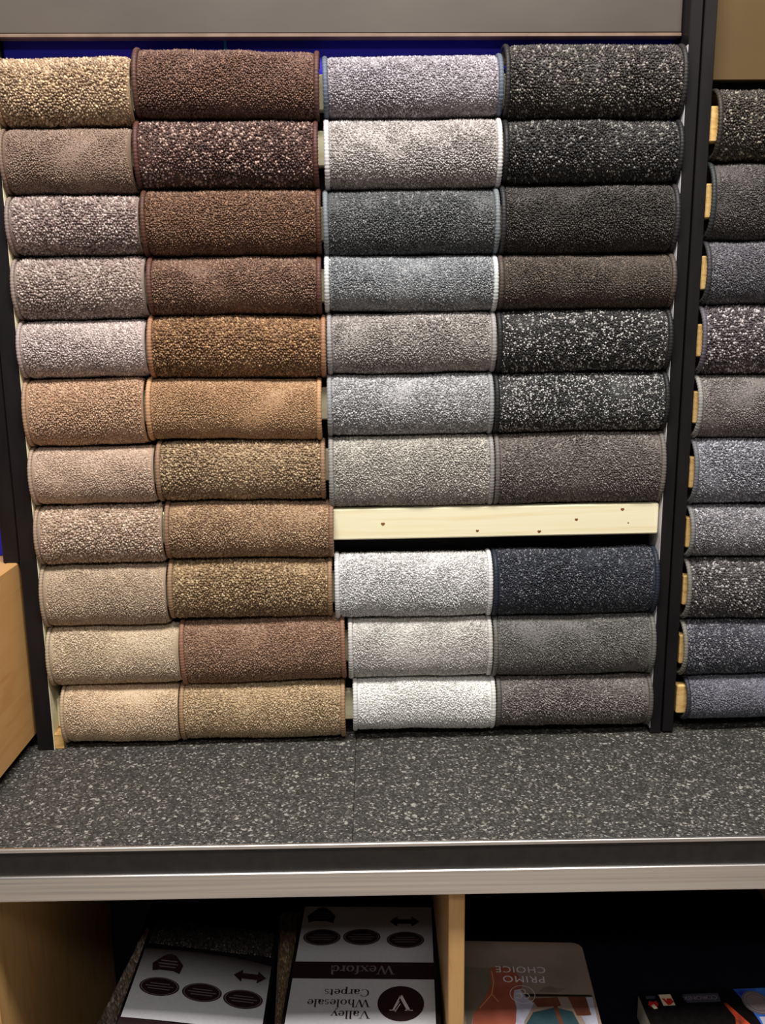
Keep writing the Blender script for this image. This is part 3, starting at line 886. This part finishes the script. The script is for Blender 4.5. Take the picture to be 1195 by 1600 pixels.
G.bar(0.015 * sv, .02 * sv, .19 * sv, .40 * sv, .03 * sv)
G.bar(.05 * sv, -.1 * sv, .25 * sv, .36 * sv, .03 * sv)
ink_obj('logo_letter', G, M['print_white'], lg, 0.0003, math.pi)
emblem_row(bB, zt + 0.0003, [lb(-0.092, -0.036), lb(-0.026, -0.037), lb(0.046, -0.046)], (*lb(-0.095, 0.020), 0.042), (*lb(0.046, 0.001), 0.046), 0.031, 0.0205)

# --- tilted label card at the left
TA = math.radians(9)
bA = thing('sample_card', 'white sample card with three dark ovals, tilted on the left carpet sample', 'sample card', (-0.27, -0.14, -0.327), (0, TA, 0))
slab('cover_board', rounded(-0.107, 0.106, -0.140, 0.136, 0.004), -0.012, -0.0004, M['black_bind'], bA)
o = link('pile', felt(0.198, 0.060, 0.0042, 0.004, ((34, 30, 29), (48, 43, 41), (66, 60, 57)), (3, 4, 2)), M['pile'], bA, (-0.001, 0.103, -0.0004))
tag(o, 'dark grey carpet strip', kind='stuff')
nn = 14
vs, fs = [], []
for i in range(nn + 1):
    x = -0.103 + 0.204 * i / nn
    d = -0.010 * max(0, (i / nn - .45)) ** 2
    zz = 0.0002 + 0.0022 * math.sin(math.pi * i / nn)
    vs += [(x, -0.090, zz), (x, 0.060 + d * 3, zz), (x, -0.090, zz - .0005), (x, 0.060 + d * 3, zz - .0005)]
for i in range(nn):
    k = 4 * i
    fs += [[k, k + 4, k + 5, k + 1], [k + 2, k + 3, k + 7, k + 6], [k, k + 2, k + 6, k + 4], [k + 1, k + 5, k + 7, k + 3]]
link('label_sheet', pymesh('label_sheet', vs, fs, True), M['card_white'], bA)
slab('title_band', [(-.104, -.134), (.103, -.134), (.103, -.0905), (-.104, -.0905)], -0.0004, 0.0004, M['maroon'], bA)
emblem_row(bA, 0.0030, [(-.062, -.025), (.003, -.027), (.066, -.031)], (-.059, .025, .042), (.070, .019, .046), 0.030, 0.0195)

# --- brochure with an armchair picture, right of the divider
RP = math.radians(-3)
px0, py0 = 0.226, -0.160
bP = thing('sample_book', 'brochure reading PRIMO CHOICE with armchair picture on its cover', 'book', (px0, py0, SH + 0.0), (0, 0, RP))


def lp(x, y):
    dx, dy = x - px0, y - py0
    c, s = math.cos(-RP), math.sin(-RP)
    return (dx * c - dy * s, dx * s + dy * c)


slab('page_block', rounded(-0.099, 0.099, -0.109, 0.101, 0.014, (1, 1, 0, 0)), 0, 0.0395, M['page_edge'], bP)
slab('cover', rounded(-0.101, 0.101, -0.111, 0.1035, 0.016, (1, 1, 0, 0)), 0.0395, 0.0415, M['cover_taupe'], bP)
zc_ = 0.0416


def cov(name, mat, pts, k):
    I = Ink(); I.poly([lp(*q) for q in pts][::-1])
    me = pymesh(name, I.v, I.f)
    # keep the face pointing up
    if me.polygons[0].normal.z < 0:
        me.flip_normals()
    return link(name, me, mat, bP, (0, 0, zc_ + 0.00012 * k))


cov('printed_curtain', M['cover_olive'], [(.128, -.112), (.176, -.118), (.174, -.150), (.160, -.184), (.140, -.215), (.128, -.262)], 1)
cov('printed_armchair', M['cover_rust'], [(.176, -.118), (.190, -.113), (.214, -.120), (.222, -.150), (.216, -.185), (.206, -.235), (.198, -.264), (.132, -.264), (.140, -.215), (.160, -.184), (.174, -.150)], 2)
cov('printed_rug', M['cover_teal'], [(.212, -.240), (.228, -.214), (.262, -.205), (.286, -.214), (.296, -.266), (.205, -.266)], 3)
cov('printed_table', M['cover_brown'], [(.230, -.186), (.270, -.184), (.272, -.202), (.266, -.203), (.268, -.245), (.262, -.245), (.260, -.203), (.236, -.204)], 4)
cov('printed_stool', M['cover_brown'], [(.285, -.184), (.312, -.184), (.312, -.222), (.291, -.222)], 4)
cov('printed_shelf', M['cover_dark'], [(.222, -.176), (.322, -.181), (.322, -.185), (.222, -.182)], 5)
cov('printed_plant', M['cover_olive'], [(.244, -.172), (.252, -.164), (.262, -.160), (.274, -.166), (.288, -.166), (.272, -.175)], 6)
cov('printed_chest', M['cover_pale'], [(.312, -.186), (.322, -.186), (.318, -.240), (.300, -.240), (.297, -.224), (.312, -.222)], 4)
cov('printed_cloth', M['cover_pale'], [(.207, -.168), (.216, -.166), (.222, -.184), (.232, -.196), (.224, -.212), (.212, -.232), (.206, -.264), (.190, -.264), (.200, -.232), (.205, -.205), (.204, -.182)], 5)
I = Ink()
for a, b2 in (((.178, -.126), (.178, -.150)), ((.178, -.150), (.172, -.176)), ((.172, -.176), (.180, -.192)), ((.172, -.176), (.150, -.205))):
    q0, q1 = lp(*a), lp(*b2)
    I.bar(q0[0], q0[1], q1[0], q1[1], 0.0016)
ink_obj('printed_piping', I, M['piping'], bP, zc_ + 0.0009)
q = lp(0.2585, -0.1405)
sans_text('PRIMO', 0.0205, q[0], q[1], zc_ + 0.0012, M['print_white'], bP, math.pi, 'LEFT', 1.12)
q = lp(0.2630, -0.1195)
sans_text('CHOICE', 0.0195, q[0], q[1], zc_ + 0.0012, M['print_white'], bP, math.pi, 'LEFT', 1.12)
q = lp(0.218, -0.178)
I = Ink(); I.ring(0, 0, 0.019, 0.019, 0.0008, 0.0008)
I.ring(-.005, .003, .0055, .0055, .001, .001, 45, 315); I.ring(.006, .003, .0055, .0055, .001, .001, 45, 315); I.ring(0, -.006, .0055, .0055, .001, .001, 45, 315)
I.v = [(-v_[0], -v_[1], 0) for v_ in I.v]
ink_obj('round_logo', I, M['print_white'], bP, zc_ + 0.0012, 0, q)

# --- black box at the right end
qx, qy = 0.392, -0.176
bK = thing('sample_box', 'black sample box with red sticker and blue seal at the bottom right', 'box', (qx, qy, SH), (0, 0, math.radians(1.5)))
slab('body', rounded(0.001, 0.225, -0.100, -0.001, 0.002), 0, 0.040, M['page_edge'], bK)
slab('lid', rounded(0.0, 0.226, -0.101, 0.0, 0.003), 0.040, 0.0420, M['box_black'], bK)
zk = 0.0422


def kp(name, mat, pts, k=0):
    n_ = len(pts)
    me = pymesh(name, [(p_[0] - qx, p_[1] - qy, 0) for p_ in pts], [list(range(n_))])
    if me.polygons[0].normal.z < 0:
        me.flip_normals()
    return link(name, me, mat, bK, (0, 0, zk + 0.0002 * k))


kp('slate_label', M['box_slate'], [(.402, -.186), (.416, -.186), (.415, -.192), (.401, -.192)])
kp('tulip_emblem', M['box_red'], [(.400, -.204), (.404, -.196), (.409, -.199), (.414, -.196), (.416, -.203), (.410, -.211), (.405, -.211)])
kp('tulip_stem', M['box_cream'], [(.404, -.206), (.409, -.203), (.412, -.212), (.406, -.213)], 1)
st = kp('sticker', M['box_cream'], [(.422, -.184), (.440, -.184), (.440, -.207), (.422, -.207)])
kp('sticker_mark', M['box_red'], [(.424, -.192), (.429, -.206), (.433, -.206), (.440, -.200), (.438, -.193), (.432, -.192), (.430, -.197), (.428, -.192)], 1)
kp('name_label', M['box_slate'], [(.458, -.185), (.512, -.185), (.510, -.203), (.459, -.203)])
sans_text('CORONIX', 0.0115, .508 - qx, -.190 - qy, zk + .0004, M['print_grey'], bK, math.pi, 'LEFT', 0.95)
kp('flame_picture', M['box_orange'], [(.512, -.206), (.517, -.206), (.545, -.275), (.505, -.275), (.518, -.235)])
kp('blue_picture', M['box_blue'], [(.538, -.178), (.612, -.178), (.612, -.274), (.552, -.274), (.548, -.22)])
I = Ink(); I.disc(0, 0, .0205, .024)
sl = ink_obj('seal', I, M['print_grey'], bK, zk + .0003, 0, (.562 - qx, -.208 - qy))
I = Ink(); I.ring(0, 0, .0195, .023, .001, .001); I.ring(0, 0, .015, .018, .0008, .0008)
ink_obj('seal_ring', I, M['box_slate'], sl, .0002)
kp('pale_picture', M['cover_pale'], [(.553, -.236), (.612, -.236), (.612, -.274), (.553, -.274)], 1)
